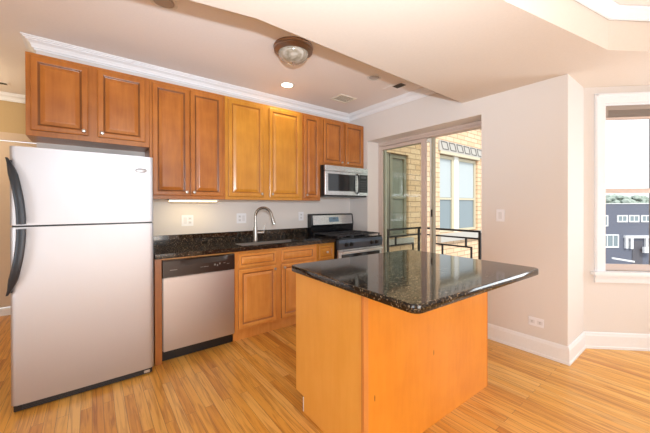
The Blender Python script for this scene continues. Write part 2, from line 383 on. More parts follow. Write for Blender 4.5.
# ---- baseboards
BP = [(0, 0), (0.020, 0), (0.020, 0.02), (0.015, 0.024), (0.015, 0.118), (0.012, 0.126), (0.011, 0.136), (0.006, 0.146), (0.0, 0.147)]
bm = B(); sweep(bm, [(bx-g, by-1.4), (bx-g, by), (JX-g, JY-g), (W-g, JY-g), (W-g, OY0-0.002)], BP, 0.0005); struct('baseboard_right', bm, M['trim'])
bm = B(); sweep(bm, [(0.19, 5.35-g), (-0.94, 5.35-g)], [(a, b*0.6) for a, b in BP], 0.0005); struct('baseboard_hall', bm, M['trim'])
# hall door with its head casing beyond the fridge
bm = B(); box(bm, -2.6, 0.15, 5.325, 5.349, 2.105, 2.20, 0.004); struct('trim_4', bm, plain('beige_trim_paint', (0.60, 0.47, 0.35), 0.5))
bm = B(); box(bm, -0.94, 0.15, 5.36, 5.40, 0.095, 2.10, 0.003); struct('door_2', bm, plain('beige_door_paint', (0.70, 0.56, 0.42), 0.6))

# ------------------------------------------------------------------ bay window
win = obj('window_1', (lambda b: (bayprism(b, 0.087, 0.171, -0.020, -0.001, BZ0+0.006, 2.322), bayprism(b, BS1-.003, BS1+0.088, -0.020, -0.001, BZ0+0.006, 2.322), bayprism(b, 0.171, BS1-.003, -0.020, -0.001, 2.232, 2.322), bayprism(b, 0.095, 0.115, -0.028, -0.020, BZ0+.006, 2.314), bayprism(b, 0.095, BS1+.08, -0.028, -0.020, 2.296, 2.314), b)[-1])(B()), M['trim'])
win['kind'] = 'structure'
def bp(name, f, mat, parent=win): 
    b = B(); f(b); return obj(name, b, mat, parent)
bp('window_sill', lambda b: (bayprism(b, 0.058, BS1+0.12, -0.055, 0.03, 0.676, 0.705)), M['trim'])
bp('apron', lambda b: (bayprism(b, 0.087, BS1+0.09, -0.018, -0.001, 0.605, 0.675), bayprism(b, 0.087, BS1+0.09, -0.026, -0.018, 0.655, 0.675)), M['trim'])
bp('window_jamb', lambda b: (bayprism(b, BS0+.0015, BS0+0.008, 0.002, 0.15, 0.707, BZ1-.002), bayprism(b, BS1-0.016, BS1-.0015, 0.002, 0.15, 0.707, BZ1-.002), bayprism(b, BS0+.008, BS1-0.016, 0.002, 0.15, BZ1-0.02, BZ1-.002)), M['trim'])
GS0, GS1 = 0.180, 0.92
def sash(name, z0, z1, off, tr, br_):
    b = B()
    bayprism(b, GS0, GS0+0.018, off, off+0.03, z0, z1); bayprism(b, GS1-0.028, GS1, off, off+0.03, z0, z1)
    bayprism(b, GS0+.018, GS1-.028, off, off+0.03, z1-tr, z1); bayprism(b, GS0+.018, GS1-.028, off, off+0.03, z0, z0+br_)
    o = obj(name, b, M['frame'] if tr > 0.03 else M['frame'], win)
    b = B(); bayprism(b, GS0+.018, GS1-.028, off+0.012, off+0.016, z0+br_, z1-tr); obj('glass', b, M['glass'], o)
sash('lower_sash', 0.707, 1.462, 0.045, 0.042, 0.055)
sash('upper_sash', 1.422, 2.21, 0.085, 0.04, 0.04)
# raised blind bunched at the head of the window
bl = thing('window_blind', 'taupe horizontal blind raised into a stack at the head of the bay window', 'blind', (*bayp(0.55, 0.02), 2.15))
def blpart(name, f, mat):
    b = B(); f(b); return part(name, b, mat, bl)
blpart('head_rail', lambda b: bayprism(b, 0.182, 0.918, 0.004, 0.040, 2.172, 2.212), M['blind'])
blpart('slat_stack', lambda b: [bayprism(b, 0.184, 0.915, 0.008+0.002*(i % 2), 0.036, 2.112+i*0.006, 2.1155+i*0.006) for i in range(10)], M['blind'])
blpart('bottom_rail', lambda b: bayprism(b, 0.183, 0.916, 0.006, 0.038, 2.09, 2.108), M['frame'])
blpart('bracket', lambda b: bayprism(b, 0.184, 0.205, -0.001, 0.0035, 2.11, 2.175), M['blind'])

# ------------------------------------------------------------------ sliding balcony door
d1 = obj('door_1', (lambda b: (box(b, 3.283, 3.40, 3.062, OY1-.001, 0.0, OZ-.001), box(b, 3.283, 3.40, OY0+.001, OY0+0.02, 0, OZ-.001), box(b, 3.283, 3.40, OY0+.02, 3.062, 2.165, OZ-.001), box(b, 3.268, 3.283, OY0+.02, 3.062, 2.188, OZ-.001, .003), box(b, 3.283, 3.40, OY0+.02, 3.062, 0.001, 0.03), b)[-1])(B()), M['frame'])
d1['kind'] = 'structure'
b = B()
box(b, 3.292, 3.325, 3.022, 3.06, 0.03, 2.160); box(b, 3.292, 3.325, 2.29, 2.355, 0.03, 2.160); box(b, 3.292, 3.325, 2.355, 3.022, 2.115, 2.160); box(b, 3.292, 3.325, 2.355, 3.022, 0.03, 0.12)
fp = obj('fixed_panel', b, M['frame'], d1)
b = B(); box(b, 3.306, 3.310, 2.355, 3.022, 0.12, 2.115); obj('glass', b, M['glass2'], fp)
b = B()
box(b, 3.345, 3.378, 2.232, 2.262, 0.03, 2.160); box(b, 3.345, 3.378, 3.01, 3.055, 0.03, 2.16); box(b, 3.345, 3.378, 2.262, 3.01, 2.115, 2.160); box(b, 3.345, 3.378, 2.262, 3.01, 0.03, 0.12)
sp_ = obj('sliding_panel', b, M['outwhite'], d1)
b = B(); box(b, 3.360, 3.364, 2.262, 3.01, 0.12, 2.115); obj('glass', b, M['glass'], sp_)
b = B(); box(b, 3.332, 3.384, 2.205, 2.231, 0.03, 2.160); obj('edge_strip', b, M['frame2'], sp_)
b = B(); box(b, 3.322, 3.331, 2.214, 2.234, 1.17, 1.26, .002); box(b, 3.316, 3.322, 2.218, 2.230, 1.19, 1.24, .002); obj('door_handle', b, M['plastic'], sp_)

# ------------------------------------------------------------------ cabinets
def rect_loops(bm, x0, x1, z0, z1, yb, prof, gl=None):
    """nested rectangles facing -Y. prof: (inset, y)"""
    prev = None
    for i_, (ins, y) in enumerate(prof):
        ring = [bm.verts.new((x0+ins, y, z0+ins)), bm.verts.new((x1-ins, y, z0+ins)), bm.verts.new((x1-ins, y, z1-ins)), bm.verts.new((x0+ins, y, z1-ins))]
        if prev:
            for k in range(4):
                fc = bm.faces.new((prev[k], prev[(k+1) % 4], ring[(k+1) % 4], ring[k]))
                if gl and i_ in gl: fc.material_index = 1
        else: first = ring
        prev = ring
    bm.faces.new(prev); bm.faces.new(first[::-1])
def door_prof(y, t, fw=0.043, small=False):
    f = y - t
    if small:
        return [(0, y), (0, f+0.004), (0.004, f), (0.026, f), (0.030, f+0.004), (0.034, f+0.009), (0.052, f+0.002), (0.056, f+0.001)]
    return [(0, y), (0, f+0.005), (0.003, f+0.002), (0.007, f), (fw-0.008, f), (fw-0.004, f+0.003), (fw, f+0.004), (fw+0.006, f+0.010), (fw+0.010, f+0.011), (fw+0.034, f+0.002), (fw+0.038, f+0.001)]
def knob(x, z, y, parent):
    b = B(); lathe(b, [(0.006, 0), (0.0055, -0.008), (0.0075, -0.013), (0.0135, -0.018), (0.0145, -0.023), (0.011, -0.027), (0.0, -0.029)], (x, y, z), 'y', 14)
    return part('knob', b, M['chrome'], parent, True)
def panel(name, x0, x1, z0, z1, y, mat, root, kn=None, small=False, t=0.019):
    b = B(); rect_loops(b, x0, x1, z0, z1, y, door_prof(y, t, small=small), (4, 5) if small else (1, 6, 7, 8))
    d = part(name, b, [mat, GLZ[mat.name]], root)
    if kn: knob(kn[0], kn[1], y-t+(0.001 if small and False else 0.0), d)
    return d
YU = 3.160
def upper(name, label, x0, x1, z0, z1, doors, mat):
    r = thing(name, label, 'cabinet', ((x0+x1)/2, (YU+D)/2, z0), group='upper kitchen cabinets')
    b = B(); box(b, x0+0.0007, x1-0.0007, YU, D-0.001, z0, z1, 0.0015, 1); part('carcass', b, mat, r)
    for (a, c, e, f, kx, kz) in doors:
        panel('door', a, c, e, f, YU-0.0005, mat, r, (kx, kz))
    return r
ZU = 2.445
upper('wall_cabinet', 'short reddish maple cabinet with two doors above the refrigerator', -0.372, 0.410, 1.832, ZU,
      [(-0.345, -0.014, 1.872, 2.422, -0.042, 1.906), (0.044, 0.377, 1.872, 2.422, 0.074, 1.906)], M['w_red'])
upper('wall_cabinet', 'tall reddish maple cabinet with two doors and a lit strip lamp under it', 0.410, 1.080, 1.376, ZU,
      [(0.432, 0.739, 1.408, 2.418, 0.710, 1.442), (0.747, 1.052, 1.408, 2.418, 0.775, 1.442)], M['w_red'])
upper('wall_cabinet', 'yellower honey maple cabinet with two doors above the sink', 1.080, 2.012, 1.376, ZU,
      [(1.110, 1.500, 1.408, 2.418, 1.472, 1.442), (1.572, 1.975, 1.408, 2.418, 1.600, 1.442)], M['w_yel'])
upper('wall_cabinet', 'narrow single-door maple cabinet between the sink cabinet and the microwave', 2.012, 2.289, 1.376, ZU,
      [(2.036, 2.262, 1.408, 2.418, 2.064, 1.442)], M['w_red'])
upper('wall_cabinet', 'short two-door maple cabinet directly above the microwave', 2.289, 3.055, 1.834, ZU,
      [(2.335, 2.650, 1.862, 2.418, 2.626, 1.888), (2.700, 3.022, 1.862, 2.418, 2.724, 1.888)], M['w_red'])

# base run
YB = 2.871
def base(label, x0, x1, mat):
    r = thing('base_cabinet', label, 'cabinet', ((x0+x1)/2, (YB+D)/2, 0), group='base kitchen cabinets')
    b = B(); X0, X1 = x0+0.0007, x1-0.0007
    box(b, X0, X1, YB, YB+0.02, 0.105, 0.8745); box(b, X0, X0+0.018, YB+.02, D-.001, 0.105, 0.8745); box(b, X1-0.018, X1, YB+.02, D-.001, 0.105, 0.8745)
    box(b, X0+.018, X1-.018, YB+.02, D-.001, 0.105, 0.123); box(b, X0+.018, X1-.018, D-.012, D-.001, 0.123, 0.8745); part('carcass', b, mat, r)
    b = B(); box(b, x0+0.0007, x1-0.0007, YB+0.012+0.03, D-0.002, 0.0, 0.1045); part('toe_kick', b, mat, r)
    return r
r = base('two-door light maple sink cabinet right of the dishwasher', 1.066, 2.024, M['w_base'])
panel('drawer_front', 1.100, 1.505, 0.713, 0.848, YB-.0005, M['w_base'], r, None, True)
panel('drawer_front', 1.562, 1.985, 0.713, 0.848, YB-.0005, M['w_base'], r, None, True)
panel('door', 1.100, 1.505, 0.125, 0.697, YB-.0005, M['w_base'], r, (1.478, 0.662))
panel('door', 1.562, 1.985, 0.125, 0.697, YB-.0005, M['w_base'], r, (1.590, 0.662))
r = base('narrow base cabinet with a yellower drawer beside the stove', 2.024, 2.284, M['w_yel'])
dr = panel('drawer_front', 2.046, 2.262, 0.690, 0.848, YB-.0005, M['w_yel'], r, (2.154, 0.770), True)
panel('door', 2.046, 2.262, 0.125, 0.672, YB-.0005, M['w_yel'], r, (2.07, 0.64))
b = B(); box(b, 0.404, 0.4555, YB-0.002, D-0.002, 0, 0.8745, 0.001, 1)
obj('end_panel', b, M['w_red'], label='narrow maple filler panel between refrigerator and dishwasher', category='panel')
b = B(); box(b, 0.4565, 1.0655, YB+0.004, YB+0.03, 0.8595, 0.8745); box(b, 1.0615, 1.0655, YB+.004, YB+.03, 0.1, .8595)
obj('filler_strip', b, M['w_base'], label='thin maple strip above the dishwasher under the worktop', category='strip')

# dishwasher
dw = thing('dishwasher', 'stainless dishwasher with dark brown control panel', 'dishwasher', (0.759, 3.15, 0))
b = B(); box(b, 0.459, 1.060, 2.885, 3.44, 0.098, 0.858); part('body', b, M['plastic'], dw)
b = B(); box(b, 0.4595, 1.0595, 2.852, 2.8845, 0.098, 0.712, 0.006, 3); part('door', b, M['steel'], dw)
b = B()
# control panel with a scooped pocket handle at its upper edge
X = [0.459 + 0.6005*i/36 for i in range(37)]
def pk(x):
    t = (x-0.80)/0.20
    return 0.026*max(0, 1-t*t)**1.0 if abs(t) < 1 else 0
rows = [0.7135, 0.765, 0.80, 0.825, 0.845, 0.858]
def yy(x, k):
    sc = pk(x); return 2.846 + (sc*0.85 if k == 4 else sc*0.5 if k == 3 else 0.004 if k == 5 else 0)
grid = [[b.verts.new((x, yy(x, k), z)) for x in X] for k, z in enumerate(rows)]
for k in range(len(rows)-1):
    for i in range(36): b.faces.new((grid[k][i], grid[k][i+1], grid[k+1][i+1], grid[k+1][i]))
back = [b.verts.new((x, 2.8845, z)) for x, z in ((X[0], rows[0]), (X[-1], rows[0]), (X[-1], rows[-1]), (X[0], rows[-1]))]
b.faces.new(back); b.faces.new(grid[0]+[back[1], back[0]]); b.faces.new(grid[-1]+[back[2], back[3]])
b.faces.new([grid[k][0] for k in range(len(rows))]+[back[3], back[0]]); b.faces.new([grid[k][-1] for k in range(len(rows))]+[back[2], back[1]])
cp = part('control_panel', b, M['brownblk'], dw)
for x0, x1, z0, z1 in ((0.512, 0.568, 0.770, 0.776), (0.752, 0.775, 0.768, 0.771), (0.780, 0.822, 0.768, 0.772), (0.87, 0.885, 0.770, 0.785), (0.895, 0.905, 0.762, 0.778), (0.915, 0.927, 0.775, 0.79), (0.955, 0.972, 0.782, 0.786), (0.985, 1.01, 0.772, 0.776)):
    b = B(); box(b, x0, x1, 2.8452, 2.8458, z0, z1); part('marking', b, M['marks'], cp)
b = B(); box(b, 0.459, 1.060, 2.912, 2.96, 0.002, 0.096); part('toe_kick', b, M['plastic'], dw)

# worktop and splashback
CY0 = 2.832
b = B()
SX0, SX1, SY0, SY1 = 1.17, 1.86, 2.925, 3.165
box(b, 0.404, 2.284, CY0, SY0, 0.876, 0.914); box(b, 0.404, 2.284, SY1, D-.001, 0.876, 0.914); box(b, 0.404, SX0, SY0, SY1, 0.876, 0.914); box(b, SX1, 2.284, SY0, SY1, 0.876, 0.914)
bmesh.ops.remove_doubles(b, verts=b.verts, dist=1e-5)
wt = obj('worktop', b, M['granite'], label='black granite worktop along the back wall with sink cut-out', category='worktop')
b = B(); box(b, 0.404, 2.284, D-0.021, D-0.001, 0.9145, 1.016, 0.002, 1); obj('splashback', b, M['granite'], label='low black granite upstand along the back wall', category='splashback')
# sink
sk = thing('sink', 'undermount stainless sink in the black worktop', 'sink', (1.515, 3.045, 0.875))
b = B()
def basin(b, x0, x1, y0, y1, zt, zb, t=0.004):
    o = [(x0, y0), (x1, y0), (x1, y1), (x0, y1)]
    def ring(ins, z): return [b.verts.new((x0+ins, y0+ins, z)), b.verts.new((x1-ins, y0+ins, z)), b.verts.new((x1-ins, y1-ins, z)), b.verts.new((x0+ins, y1-ins, z))]
    rs = [ring(-0.02, zt-0.006), ring(-0.02, zt), ring(0.004, zt), ring(0.012, zt-0.02), ring(0.03, zb+0.02), ring(0.055, zb)]
    for a, c in zip(rs, rs[1:]):
        for k in range(4): b.faces.new((a[k], a[(k+1) % 4], c[(k+1) % 4], c[k]))
    b.faces.new(rs[-1])
basin(b, SX0, SX1, SY0, SY1, 0.8755, 0.72); part('basin', b, M['steel_h'], sk)
b = B(); box(b, SX0+.001, SX1-.001, SY0+.001, SY0+0.006, 0.8765, 0.9125); box(b, SX0+.001, SX1-.001, SY1-0.006, SY1-.001, 0.8765, 0.911); part('rim', b, M['chrome'], sk)
b = B(); lathe(b, [(0.0, 0.001), (0.03, 0.001), (0.042, 0.004), (0.042, 0.0), (0, 0)][::-1], (1.5, 3.045, 0.7205), 'z', 20); part('drain', b, M['chrome'], sk, True)
# faucet
fx, fy = 1.430, 3.21
fa = thing('faucet', 'tall brushed nickel gooseneck faucet behind the sink', 'faucet', (fx, fy, 0.9145))
b = B(); lathe(b, [(0.029, 0), (0.029, 0.004), (0.0245, 0.008), (0.023, 0.012), (0.0225, 0.15), (0.0205, 0.158), (0, 0.158)], (fx, fy, 0.915), 'z', 24); part('base', b, M['nickel'], fa, True)
b = B(); ca = math.radians(-52); dx, dy = math.cos(ca), math.sin(ca); pts = [(fx, fy, 1.073), (fx, fy, 1.13), (fx, fy, 1.19)]
RA = 0.098
for i in range(1, 16):
    a = math.pi*i/15*0.93; q = RA*(1-math.cos(a)); pts.append((fx+dx*q, fy+dy*q, 1.19+RA*math.sin(a)))
tube(b, pts, 0.0155, 16); part('neck', b, M['nickel'], fa, True)
e0 = Vector(pts[-1]); e1 = e0 + (Vector(pts[-1])-Vector(pts[-2])).normalized()*0.11
b = B(); tube(b, [e0, e0.lerp(e1, .25), e0.lerp(e1, .8), e1], [0.0145, 0.0165, 0.0185, 0.0165], 16); part('spray_head', b, M['nickel'], fa, True)
b = B(); tube(b, [(fx+0.018, fy-0.01, 1.012), (fx+0.055, fy-0.03, 1.012), (fx+0.085, fy-0.045, 1.016)], [0.0165, 0.0155, 0.015], 14); part('valve', b, M['nickel'], fa, True)
b = B(); tube(b, [(fx+0.082, fy-0.044, 1.02), (fx+0.086, fy-0.047, 1.06), (fx+0.095, fy-0.052, 1.10)], [0.006, 0.005, 0.0045], 10); part('lever', b, M['nickel'], fa, True)

# ------------------------------------------------------------------ refrigerator
FX0, FX1, FY = -0.400, 0.385, 2.758
fr = thing('refrigerator', 'stainless top-freezer refrigerator with black bow handles', 'refrigerator', (0, 3.12, 0))
b = B(); box(b, FX0+0.006, FX1-0.006, FY+0.062, 3.43, 0.03, 1.672, 0.006); part('cabinet', b, M['sidegrey'], fr)
def fdoor(name, z0, z1):
    b = B(); prof = []
    n = 14; y1 = FY+0.058
    xs = [FX0, FX0+0.002, FX0+0.008, FX0+0.018, FX0+0.03] + [FX0+0.03+(FX1-FX0-0.06)*i/n for i in range(1, n)] + [FX1-0.03, FX1-0.018, FX1-0.008, FX1-0.002, FX1]
    ys = [FY+0.03, FY+0.016, FY+0.007, FY+0.002, FY+0.0005]
    k = len(xs)
    for i, x in enumerate(xs):
        j = min(i, k-1-i); y = ys[j] if j < 5 else FY - 0.004*math.sin(math.pi*(x-FX0)/(FX1-FX0))
        prof.append((x, y))
    prof += [(FX1, y1), (FX0, y1)]
    prism(b, prof, z0, z1)
    es = [e for e in b.edges if abs(e.verts[0].co.z-e.verts[1].co.z) < 1e-6 and min(e.verts[0].co.y, e.verts[1].co.y) < FY+0.03]
    bmesh.ops.bevel(b, geom=es, offset=0.005, segments=2, affect='EDGES', clamp_overlap=True)
    return part(name, b, M['steel_f'], fr, True)
fz = fdoor('freezer_door', 1.188, 1.690); fd = fdoor('fridge_door', 0.048, 1.176)
b = B(); box(b, FX0+0.01, FX1-0.01, FY+0.02, FY+0.062, 1.1762, 1.1878); part('door_gasket', b, M['plastic'], fr)
def bow(name, pts_, parent):
    b = B(); secs = []
    n = len(pts_)
    for i, (x, z, y, hw) in enumerate(pts_):
        a = [(-hw, 0.0), (-hw*0.8, -0.010), (0, -0.015), (hw*0.8, -0.010), (hw, 0.0), (hw*0.7, 0.006), (-hw*0.7, 0.006)]
        secs.append([b.verts.new((x+u, y+v, z)) for u, v in a])
    m = len(secs[0])
    for i in range(n-1):
        for k in range(m): b.faces.new((secs[i][k], secs[i][(k+1) % m], secs[i+1][(k+1) % m], secs[i+1][k]))
    b.faces.new(secs[0][::-1]); b.faces.new(secs[-1])
    # standoffs
    for x, z, y in (pts_[1][:3], pts_[-2][:3]):
        box(b, x-0.010, x+0.010, y+0.004, FY+0.004, z-0.02, z+0.02)
    return part(name, b, M['handle'], parent, True)
def arc(z0, x0, z1, x1, up):
    out = []
    for i in range(13):
        t = i/12; z = z0+(z1-z0)*t; x = x0+(x1-x0)*(math.sin(t*math.pi/2)**0.8 if True else t)
        hw = 0.006+0.0165*min(1, t*4.5); yo = FY-0.012-0.042*math.sin(min(1, t*1.9)*math.pi/2)
        out.append((x, z, yo, hw))
    return out
bow('upper_handle', arc(1.612, -0.407, 1.196, -0.340, 1), fz)
bow('lower_handle', arc(0.755, -0.409, 1.168, -0.340, -1), fd)
b = B(); lathe(b, [(0.0, -0.004), (0.30, -0.004), (0.42, -0.0025), (0.5, 0)], (0, 0, 0), 'y', 28)
bmesh.ops.scale(b, verts=b.verts, vec=(0.082, 1, 0.034)); bmesh.ops.translate(b, verts=b.verts, vec=(0.300, FY-0.0008, 1.582)); part('badge', b, plain('grey_badge', (0.42, 0.42, 0.44), 0.35, 0.6), fz, True)
b = B(); box(b, FX0+0.012, FX1-0.014, FY+0.012, FY+0.09, 0.004, 0.044, 0.004); part('kick_grille', b, M['plastic'], fr)
b = B()
for i in range(3): box(b, FX0+0.05, FX1-0.06, FY+0.0095, FY+0.0118, 0.014+i*0.010, 0.018+i*0.010)
part('grille_slots', b, M['iron'], fr)
b = B(); box(b, FX1-0.07, FX1-0.03, FY+0.006, FY+0.0115, 0.014, 0.034, .002); part('foot_bracket', b, M['chrome'], fr)

# ------------------------------------------------------------------ stove
st = thing('stove', 'black and stainless gas stove in the corner beside the base cabinets', 'stove', (2.67, 3.13, 0))
SX, SE = 2.290, 3.048
b = B(); box(b, SX, SE, 2.838, 3.46, 0.06, 0.898, 0.003); part('body', b, M['enamel'], st)
b = B(); box(b, SX+.001, SE-.001, 2.80, 3.36, 0.8985, 0.916, 0.005); part('cooktop', b, M['enamel'], st)
b = B(); prism(b, [(2.8375, 0.782), (2.800, 0.788), (2.790, 0.86), (2.80, 0.897), (2.8375, 0.897)], SX+.001, SE-.001, lambda a, c, e: (e, a, c)); part('control_panel', b, plain('grey_control_panel', (0.075, 0.095, 0.13), 0.28, 0.4), st)
for kx in (2.405, 2.485, 2.84, 2.925):
    b = B(); lathe(b, [(0.027, 0), (0.027, -0.006), (0.022, -0.010), (0.019, -0.030), (0, -0.033)], (kx, 2.795, 0.838), 'y', 18); box(b, kx-0.004, kx+0.004, 2.757, 2.77, 0.822, 0.854, .001); part('knob', b, M['plastic'], st, True)
b = B(); box(b, SX+.004, SE-.004, 2.802, 2.8375, 0.23, 0.778, 0.005); od = part('oven_door', b, M['steel_h'], st)
b = B(); box(b, SX+.05, SE-.05, 2.797, 2.8025, 0.34, 0.722, 0.002); part('oven_window', b, M['darkglass'], od)
b = B(); tube(b, [(SX+.035, 2.765, 0.752), (SE-.035, 2.765, 0.752)], 0.0125, 14)
for hx in (SX+.05, SE-.05): box(b, hx-0.012, hx+0.012, 2.765, 2.803, 0.742, 0.762, .003)
part('oven_handle', b, plain('bright_bar_metal', (0.78, 0.78, 0.78), 0.3, 0.9), od, True)
b = B(); box(b, SX+.004, SE-.004, 2.806, 2.8375, 0.07, 0.222, 0.005); part('warming_drawer', b, M['steel_h'], st)
b = B(); box(b, SX+.02, SE-.02, 2.86, 3.4, 0.0, 0.0595); part('plinth', b, M['plastic'], st)
# backguard
b = B(); prism(b, [(3.462, 0.90), (3.382, 0.90), (3.378, 1.02), (3.372, 1.05), (3.392, 1.185), (3.410, 1.198), (3.462, 1.198)], SX+.002, SE-.002, lambda a, c, e: (e, a, c)); bg_ = part('backguard', b, M['enamel'], st)
b = B()
def bgf(x, z, o): y = 3.372+(z-1.05)*(0.020/0.135)-o; return (x, y, z)
def slab(b, x0, x1, z0, z1, o, t):
    v = [b.verts.new(bgf(x, z, oo)) for oo in (o, o+t) for x, z in ((x0, z0), (x1, z0), (x1, z1), (x0, z1))]
    b.faces.new(v[:4][::-1]); b.faces.new(v[4:])
    for k in range(4): b.faces.new((v[k], v[(k+1) % 4], v[4+(k+1) % 4], v[4+k]))
slab(b, SX+0.035, SE-0.025, 1.052, 1.178, 0.0003, 0.004); part('fascia', b, M['steel_h'], bg_)
b = B(); slab(b, 2.595, 2.765, 1.085, 1.150, 0.0045, 0.0015); part('display', b, M['display'], bg_)
b = B()
for k in range(6): slab(b, 2.605+k*0.027, 2.622+k*0.027, 1.093, 1.099, 0.0061, 0.0004)
slab(b, 2.66, 2.71, 1.118, 1.138, 0.0061, 0.0004); part('clock_digits', b, plain('digit_print', (0.10, 0.13, 0.17), .4), bg_)
# burners and grates
for bx_, by_, br_ in ((2.47, 2.95, 0.045), (2.87, 2.95, 0.05), (2.47, 3.20, 0.042), (2.87, 3.20, 0.038), (2.67, 3.08, 0.045)):
    b = B(); lathe(b, [(br_+0.012, 0), (br_+0.010, 0.006), (br_, 0.008), (br_, 0.016), (br_*0.6, 0.02), (0, 0.02)], (bx_, by_, 0.9165), 'z', 22); part('burner', b, M['iron'], st, True)
for gx0, gx1 in ((2.305, 2.545), (2.55, 2.79), (2.795, 3.035)):
    b = B(); zt = 0.950
    for gy in (2.835, 3.34): box(b, gx0, gx1, gy-0.006, gy+0.006, zt-0.012, zt, .002, 1)
    for gx in (gx0+0.006, gx1-0.006): box(b, gx-0.006, gx+0.006, 2.835, 3.34, zt-0.012, zt, .002, 1)
    for gx in (gx0+0.06, (gx0+gx1)/2, gx1-0.06): box(b, gx-0.005, gx+0.005, 2.85, 3.33, zt-0.008, zt+0.006, .002, 1)
    for gy in (2.95, 3.08, 3.21): box(b, gx0+.006, gx1-.006, gy-0.005, gy+0.005, zt-0.010, zt+.004, .002, 1)
    for gx in (gx0+0.008, gx1-0.008):
        for gy in (2.84, 3.335): box(b, gx-0.007, gx+0.007, gy-0.007, gy+0.007, 0.9165, zt-0.006)
    part('grate', b, M['iron'], st)

# ------------------------------------------------------------------ microwave
mw = thing('microwave', 'stainless over-the-range microwave with black handle', 'microwave', (2.67, 3.27, 1.437))
b = B(); box(b, 2.294, 3.052, 3.100, 3.46, 1.437, 1.829, 0.003); part('case', b, M['plastic'], mw)
b = B(); box(b, 2.297, 3.050, 3.066, 3.0995, 1.758, 1.826, 0.006, 2)
part('top_vent', b, M['steel_h'], mw)
b = B(); box(b, 2.297, 2.868, 3.066, 3.0995, 1.450, 1.752, 0.006, 2); md = part('door', b, M['steel_h'], mw)
b = B(); box(b, 2.342, 2.800, 3.0635, 3.0665, 1.500, 1.722, 0.001, 1); part('door_window', b, M['darkglass'], md)
b = B(); box(b, 2.870, 3.050, 3.066, 3.0995, 1.450, 1.752, 0.006, 2); mk = part('keypad_surround', b, M['steel_h'], mw)
b = B(); box(b, 2.885, 3.036, 3.0635, 3.0665, 1.490, 1.735, 0.001, 1); part('keypad', b, M['darkglass'], mk)
b = B()
for r_ in range(5):
    for c_ in range(3): box(b, 2.905+c_*0.042, 2.930+c_*0.042, 3.0628, 3.0633, 1.51+r_*0.032, 1.524+r_*0.032)
box(b, 2.905, 3.015, 3.0628, 3.0633, 1.685, 1.715); part('keys', b, plain('dim_keys', (0.06, 0.06, 0.065), .4), mk)
b = B(); tube(b, [(2.838, 3.062, 1.735), (2.836, 3.035, 1.715), (2.834, 3.022, 1.66), (2.834, 3.020, 1.60), (2.834, 3.022, 1.54), (2.836, 3.035, 1.49), (2.838, 3.062, 1.475)], 0.0125, 12); part('door_handle', b, M['plastic'], md, True)
b = B(); box(b, 2.31, 3.04, 3.09, 3.45, 1.428, 1.4365); part('underside_grille', b, M['iron'], mw)

# ------------------------------------------------------------------ island
IA = math.radians(-1.508); IX, IY, IW, IL = 1.010, 0.720, 1.196, 1.060
isl = thing('kitchen_island', 'honey maple kitchen island base under a black granite slab', 'island', (IX, IY, 0), IA)
Y0, Y1, X0_, X1_ = 0.348, 1.030, 0.014, 1.216
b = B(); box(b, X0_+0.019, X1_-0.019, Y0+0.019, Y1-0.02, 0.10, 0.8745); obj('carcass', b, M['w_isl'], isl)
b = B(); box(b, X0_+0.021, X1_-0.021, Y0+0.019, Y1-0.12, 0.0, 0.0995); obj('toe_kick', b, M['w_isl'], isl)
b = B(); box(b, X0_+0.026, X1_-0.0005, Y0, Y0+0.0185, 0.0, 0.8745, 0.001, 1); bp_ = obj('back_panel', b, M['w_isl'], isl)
b = B(); prism(b, [(Y0, 0), (Y1-0.115, 0), (Y1-0.115, 0.10), (Y1-0.02, 0.10), (Y1-0.02, 0.8745), (Y0, 0.8745)], X0_+0.001, X0_+0.0185, lambda a, c, e: (e, a, c)); ep = obj('end_panel', b, M['w_isl_lit'], isl)
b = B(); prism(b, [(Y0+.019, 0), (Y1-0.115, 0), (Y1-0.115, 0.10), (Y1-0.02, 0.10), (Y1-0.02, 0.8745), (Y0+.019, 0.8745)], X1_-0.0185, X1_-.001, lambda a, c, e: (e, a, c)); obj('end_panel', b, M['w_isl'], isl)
b = B(); box(b, X0_-0.005, X0_+0.0255, Y0-0.003, Y0-0.0002, 0, 0.8745, .001, 1); box(b, X0_-0.005, X0_+.0005, Y0-0.0002, Y0+0.018, 0, 0.8745, .001, 1); obj('corner_stile', b, M['w_trim'], isl)
b = B(); box(b, X1_-0.0005, X1_+0.004, Y0-0.003, Y0+0.016, 0, 0.8745, .001, 1); obj('corner_stile', b, M['w_trim'], isl)
b = B(); box(b, X0_-0.001, X0_+0.018, Y1-0.1145, Y1-0.110, 0.004, 0.094); obj('toe_edge', b, M['white_out'], isl, label='white edge of the toe kick notch')
for kx, kz in ((0.085, 0.345), (0.575, 0.43)):
    b = B(); lathe(b, [(0.0, -0.0004), (0.5, -0.0003), (0.5, 0.0)], (0, 0, 0), 'y', 10)
    for v in b.verts: v.co = Vector((kx + v.co.x*0.005, Y0-0.0001+v.co.y, kz + v.co.z*0.034))
    obj('knot', b, M['knot'], bp_)
nd = 3; wdr = (X1_-X0_-0.05)/nd
